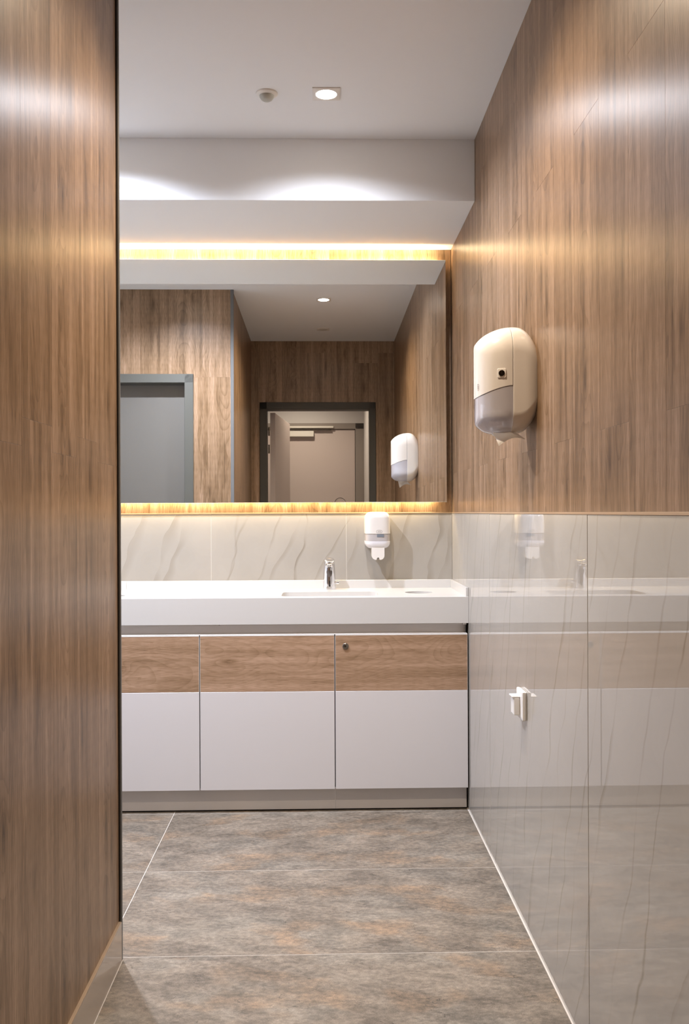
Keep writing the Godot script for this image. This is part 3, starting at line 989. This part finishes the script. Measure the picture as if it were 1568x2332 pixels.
func towel_dispenser() -> void:
	# local: x out of the wall, z along it (towards the camera = +z), y up
	var t := thing("paper_towel_dispenser", "white centre-feed paper dispenser with smoky lower window on the right wall", "dispenser", P(XR, 1.401, 2.555))
	var W := 0.0815
	var D := 0.157
	var Hh := 0.296
	var seam := 0.066
	var half := func(d: float) -> float:
		var s := clampf((d - 0.062) / (D - 0.0619), 0.0, 1.0)
		var back := 1.0 - 0.06 * pow(clampf(1.0 - d / 0.03, 0.0, 1.0), 2)
		return W * pow(1.0 - pow(s, 2.3), 1.0 / 2.3) * back
	var hi := func(d: float) -> float:
		var s := clampf((d - 0.055) / (D - 0.045), 0.0, 1.0)
		var back := 0.036 * pow(clampf(1.0 - d / 0.05, 0.0, 1.0), 2.2)
		return Hh - 0.085 * (1.0 - pow(1.0 - pow(s, 2.0), 0.5)) - back
	var lo := func(d: float) -> float:
		var s := clampf((d - 0.09) / (D - 0.085), 0.0, 1.0)
		var back := 0.040 * pow(clampf(1.0 - d / 0.05, 0.0, 1.0), 2.0)
		return 0.050 * (1.0 - pow(1.0 - pow(s, 2.2), 1.0 / 2.2)) + back
	var rad := 0.076
	var split := func(d: float) -> float: return 0.128 - 0.028 * pow(clampf((d - seam) / (D - seam), 0.0, 1.0), 1.5)
	var loop := func(d: float, k: float) -> Array:
		var r := []
		for p in rounded(-half.call(d) * k, half.call(d) * k, lo.call(d), hi.call(d), rad * 0.75, rad, 10):
			r.append(Vector3(-d, p.y, p.x))
		return r
	var rows := []
	for d in [0.0, 0.002, 0.005, 0.009, 0.013, 0.018, 0.023, 0.028, 0.034, 0.04, 0.047, 0.055, 0.060, 0.0645]:
		rows.append(loop.call(d, 1.0))
	rows.append(loop.call(0.0655, 0.988))
	obj("back_shell", grid(rows, true, false, true, Vector3(-0.05, 0.15, 0)), M.plastic, t, "white rear housing")
	var ds := []
	for k in 19:
		var s := k / 18.0
		ds.append(lerpf(seam + 0.0008, D, 1.0 - pow(1.0 - s, 2.0)) if k < 18 else D - 0.0002)
	var up := []
	var down := []
	for d in ds:
		var r := []
		for p in half_outline(half.call(d), lo.call(d), hi.call(d), rad, split.call(d), true):
			r.append(Vector3(-d, p.y, p.x))
		up.append(r)
		r = []
		for p in half_outline(half.call(d) - 0.0008, lo.call(d) + 0.0008, hi.call(d), rad * 0.75, split.call(d) - 0.0008, false):
			r.append(Vector3(-d + 0.0008, p.y, p.x))
		down.append(r)
	var cover := obj("cover", grid(up, false, false, true, Vector3(-0.04, 0.16, 0)), M.plastic, t, "white front cover")
	# the smoky window, open at the bottom where the sheet comes out
	obj("smoky_window", grid(down, false, false, false, Vector3(-0.04, 0.10, 0)), M.smoke, t, "translucent smoky grey lower window")
	obj("paper_roll", lathe([[0.018, 0.0], [0.058, 0.001], [0.060, 0.004], [0.060, 0.18], [0.056, 0.185], [0.018, 0.186]], Vector3(-0.080, 0.042, 0.0), Vector3.UP, 32), M.smoke_inner, t)
	obj("nozzle", lathe([[0.012, 0.0], [0.020, 0.004], [0.026, 0.012], [0.028, 0.024]], Vector3(-0.088, -0.004, 0.0), Vector3.UP, 24), M.plastic, t)
	# sheet end hanging out and curling towards the camera
	var sh := []
	for k in 13:
		var f := k / 12.0
		var r := []
		for j in 13:
			var q := j / 12.0
			var a_ := Vector3(-0.112, 0.006, 0.028).lerp(Vector3(-0.062, 0.012, 0.034), q)
			var b_ := Vector3(-0.100, -0.034, 0.044).lerp(Vector3(-0.030, -0.014, 0.058), q)
			var p := a_.lerp(b_, f)
			p.y += 0.012 * sin(PI * q) * (0.4 + 0.6 * f) - 0.003 * q * f
			p.z += 0.010 * sin(PI * f * 0.7)
			r.append(p)
		sh.append(r)
	obj("towel_sheet", grid(sh), M.paper, t, "paper end hanging from the outlet")
	# lock on the side of the cover facing the camera
	var dl := 0.096
	var a0: float = half.call(dl)
	var slope: float = (half.call(dl + 0.004) - half.call(dl - 0.004)) / 0.008
	var nn := Vector3(slope * 1.0, 0, 1.0).normalized()
	nn = Vector3(-absf(nn.x), 0, nn.z)
	var uu := Vector3.UP.cross(nn).normalized()
	var fr := Transform3D(Basis(uu, Vector3.UP, nn), Vector3(-dl, 0.160, a0 + 0.0004))
	var plate := []
	for s in [[1.0, -0.002], [1.0, 0.0006], [0.94, 0.0011], [0.5, 0.0011], [0.02, 0.0011]]:
		var r := []
		for p in rounded(-0.0115 * s[0], 0.0115 * s[0], -0.0125 * s[0], 0.0125 * s[0], 0.003 * s[0], 0.003 * s[0], 4):
			r.append(fr * Vector3(p.x, p.y, s[1]))
		plate.append(r)
	var lp := obj("lock_plate", grid(plate, true, false, false, fr * Vector3(0, 0, -0.01)), M.bezel, cover)
	lp.set_meta("label", "small square lock plate")
	obj("lock_cylinder", lathe([[0.0082, 0.0], [0.0082, 0.0022], [0.007, 0.0026], [0.003, 0.0012], [0.0004, 0.0014]], fr * Vector3(0, 0, 0.0004), nn, 24, false), M.lock_dark, cover, "round dark metal lock")
	# small mark on the front
	var ln := Vector3(-0.94, 0, 0.34).normalized()
	var lu := Vector3.UP.cross(ln).normalized()
	var df := 0.1515
	logo(cover, Transform3D(Basis(lu, Vector3.UP, ln) * Basis(Vector3.BACK, PI / 2), Vector3(-df - 0.0006, 0.128, half.call(df) * 0.96 + 0.0004)), 0.017)


func soap_dispenser() -> void:
	# local: z out of the wall, x along it, y up; 0 at the foot of the body
	var t := thing("soap_dispenser", "white wall soap dispenser with grey window band above the vanity", "dispenser", P(0.239, 1.030, ZB))
	var D := 0.108
	var a := 0.0555
	var Hh := 0.160
	# a plan curve: from the wall round the front and back to the wall
	var plan := func(w: float, depth: float, y: float) -> Array:
		var r := [Vector3(-w, y, 0.0), Vector3(-w, y, depth * 0.25)]
		for k in 29:
			var th := lerpf(-PI / 2, PI / 2, k / 28.0)
			r.append(Vector3(signf(sin(th)) * pow(absf(sin(th)), 2.0 / 3.2) * w, y, depth * 0.5 + pow(maxf(0.0, cos(th)), 2.0 / 3.2) * depth * 0.5))
		r.append(Vector3(w, y, depth * 0.25))
		r.append(Vector3(w, y, 0.0))
		return r
	var up := [plan.call(a - 0.004, D - 0.004, 0.0640), plan.call(a - 0.0004, D - 0.0004, 0.0642), plan.call(a, D, 0.0650), plan.call(a, D, 0.09), plan.call(a, D, 0.115)]
	for k in range(1, 11):
		var th := PI / 2 * k / 10.0
		up.append(plan.call(a - 0.026 * (1.0 - cos(th)), D - 0.032 * (1.0 - cos(th)), Hh - 0.032 + 0.032 * sin(th)))
	up.append(plan.call(a * 0.3, D * 0.5, Hh + 0.0004))
	up.append(plan.call(0.0005, D * 0.2, Hh + 0.0005))
	var low := [plan.call(a - 0.004, D - 0.004, 0.0320), plan.call(a - 0.0010, D - 0.0010, 0.0318), plan.call(a - 0.0006, D - 0.0006, 0.0310)]
	for k in range(0, 11):
		var th := PI / 2 * k / 10.0
		low.append(plan.call(a - 0.0006 - 0.026 * (1.0 - cos(th)), D - 0.0006 - 0.026 * (1.0 - cos(th)), 0.026 * (1.0 - sin(th))))
	low.append(plan.call(a * 0.3, D * 0.5, -0.0002))
	low.append(plan.call(0.0005, D * 0.2, -0.0003))
	var c := obj("cover", grid(up, false, false, false, Vector3(0, 0.09, 0.03)), M.plastic, t, "white upper cover")
	obj("lower_shell", grid(low, false, false, false, Vector3(0, 0.03, 0.03)), M.soap_tank, t, "white lower housing")
	# window band: a closed ring of four vertical faces round the front
	var st := begin()
	var front := []
	for k in 33:
		var x: float = lerpf(-1.0, 1.0, k / 32.0)
		var th: float = x * PI / 2
		var cx: float = signf(sin(th)) * pow(absf(sin(th)), 2.0 / 3.2) * (a - 0.0022)
		var cz: float = 0.055 + pow(maxf(0.0, cos(th)), 2.0 / 3.2) * (D - 0.057)
		front.append([Vector3(cx, 0.0322, cz), Vector3(cx, 0.0636, cz)])
	front.push_front([Vector3(-a + 0.0022, 0.0322, 0.0), Vector3(-a + 0.0022, 0.0636, 0.0)])
	front.append([Vector3(a - 0.0022, 0.0322, 0.0), Vector3(a - 0.0022, 0.0636, 0.0)])
	add_grid(st, front, false, false, false, Vector3(0, 0.048, 0.0))
	obj("level_window", st.commit(), M.soap_band, t, "grey translucent level window")
	obj("refill_tag", box(Vector3(-0.005, 0.050, D - 0.0035), Vector3(0.025, 0.0625, D - 0.0008), 0.0004), M.soap_refill, t, "blue-grey refill tag behind the window")
	# pump nozzle with a half-round notch
	var shape := PackedVector2Array([Vector2(-0.028, 0.006), Vector2(-0.028, -0.030)])
	for k in 9:
		var f := PI + PI / 2 * k / 8.0
		shape.append(Vector2(-0.008 + 0.020 * cos(f), -0.030 + 0.019 * sin(f)))
	for k in 9:
		var f := PI - PI * k / 8.0
		shape.append(Vector2(0.0065 * cos(f), -0.048 + 0.0095 * sin(f)))
	for k in 9:
		var f := -PI / 2 + PI / 2 * k / 8.0
		shape.append(Vector2(0.008 + 0.020 * cos(f), -0.030 + 0.019 * sin(f)))
	shape.append(Vector2(0.028, 0.006))
	var nz := begin()
	var ti := Geometry2D.triangulate_polygon(shape)
	var fz := func(p: Vector2) -> float: return 0.094 + 0.010 * sqrt(maxf(0.0, 1.0 - pow(p.x / 0.0305, 2)))
	for k in range(0, ti.size(), 3):
		var f := []
		var b := []
		for m in 3:
			var p := shape[ti[k + m]]
			f.append(Vector3(p.x, p.y, fz.call(p)))
			b.append(Vector3(p.x, p.y, 0.045))
		tri(nz, f, [Vector3.BACK, Vector3.BACK, Vector3.BACK], [Vector2.ZERO, Vector2.ZERO, Vector2.ZERO], Vector3.BACK)
		tri(nz, b, [Vector3.FORWARD, Vector3.FORWARD, Vector3.FORWARD], [Vector2.ZERO, Vector2.ZERO, Vector2.ZERO], Vector3.FORWARD)
	for k in shape.size():
		var p := shape[k]
		var q := shape[(k + 1) % shape.size()]
		var e := q - p
		var n := Vector3(-e.y, e.x, 0).normalized()
		if Geometry2D.is_polygon_clockwise(shape):
			n = n
		else:
			n = -n if n.dot(Vector3(e.y, -e.x, 0)) < 0 else n
		quad(nz, Vector3(p.x, p.y, fz.call(p)), Vector3(q.x, q.y, fz.call(q)), Vector3(q.x, q.y, 0.045), Vector3(p.x, p.y, 0.045), n)
	obj("pump_nozzle", nz.commit(), M.plastic, t, "white push nozzle with a half-round notch")
	obj("soap_outlet", lathe([[0.005, 0.0], [0.0052, 0.006]], Vector3(0, -0.044, 0.075), Vector3.UP, 16), M.logo, t)
	logo(c, Transform3D(Basis(), Vector3(0.005, 0.0740, D + 0.0002)), 0.024)


func small_things() -> void:
	# socket with a raised flap on the right wall
	var s := thing("wall_socket", "white wall socket with a raised flap on the marble tiles", "socket", P(XR - 0.0006, 0.634, 2.662))
	obj("back_plate", box(Vector3(-0.004, -0.040, -0.040), Vector3(0.0, 0.040, 0.040), 0.001), M.plastic_socket, s)
	var rows := []
	for x in [[-0.0045, 0.0415], [-0.010, 0.0415], [-0.0125, 0.040], [-0.0132, 0.030], [-0.0134, 0.002]]:
		var r := []
		for p in rounded(-x[1], x[1], -x[1], x[1], 0.003, 0.003, 4):
			r.append(Vector3(x[0], p.y, p.x))
		rows.append(r)
	obj("face_plate", grid(rows, true, false, true), M.plastic_socket, s)
	var f := obj("flap", box(Vector3(-0.031, -0.030, -0.031), Vector3(-0.0136, 0.020, 0.013), 0.002), M.plastic_socket, s)
	obj("flap_lip", box(Vector3(-0.036, 0.0202, -0.031), Vector3(-0.0136, 0.0245, 0.013), 0.001), M.plastic_socket, f)
	# motion sensor on the ceiling
	var m := thing("motion_sensor", "small round white motion sensor with grey dome on the ceiling", "sensor", P(-0.182, CEIL, 3.105))
	obj("ring", lathe([[0.0365, 0.0], [0.0365, -0.003], [0.034, -0.0055], [0.026, -0.0085], [0.0245, -0.0085]], Vector3.ZERO, Vector3.UP, 40, false), M.bezel, m)
	obj("dome", lathe([[0.0248, -0.0070], [0.0235, -0.014], [0.019, -0.021], [0.012, -0.0255], [0.0004, -0.027]], Vector3.ZERO, Vector3.UP, 40, false), M.sensor_lens, m, "grey dome lens")


const LAMP := 3.35
const LED_TOP := 1.3
const LED_LOW := 0.6


func _ready() -> void:
	# ---- camera, surroundings, exposure
	var cam := Camera3D.new()
	cam.name = "camera"
	cam.fov = rad_to_deg(2.0 * atan(1166.0 / 2110.0))
	cam.near = 0.02
	cam.position = Vector3(0, 1.19, 0)
	cam.basis = Basis(Vector3.UP, -atan(49.0 / 2110.0)) * Basis(Vector3.BACK, -0.0043)
	add_child(cam)
	cam.current = true
	var env := Environment.new()
	env.background_mode = Environment.BG_COLOR
	env.background_color = Color.BLACK
	env.tonemap_mode = Environment.TONE_MAPPER_LINEAR
	env.tonemap_exposure = 1.0
	env.sdfgi_enabled = true
	env.ssao_enabled = true
	env.ssil_enabled = true
	var we := WorldEnvironment.new()
	we.name = "surroundings"
	we.environment = env
	add_child(we)
	# ---- materials, structure, lamps
	materials()
	room()
	doors()
	downlight(P(0.017, CEIL, 3.104), true, "lit square downlight on the ceiling beside the motion sensor", LAMP * 0.8, srgb(238, 242, 255))
	downlight(P(0.017, CEIL, 2.24), true, "lit square downlight over the corridor, seen in the mirror", LAMP * 0.95, srgb(255, 232, 202))
	downlight(P(0.017, CEIL, 1.36), false, "unlit square downlight near the corridor end, seen in the mirror")
	downlight(P(-0.83, CEIL, 3.104), true, "lit square downlight hidden behind the left corridor wall", LAMP * 2.4, srgb(230, 237, 255))
	downlight(P(-0.20, CEIL, 0.10), true, "lit square downlight over the lobby behind the doorway", LAMP * 0.6, srgb(255, 238, 218))
	mirror()
	vanity()
	# ---- objects
	tap()
	soap_dispenser()
	towel_dispenser()
	small_things()
	print("built")
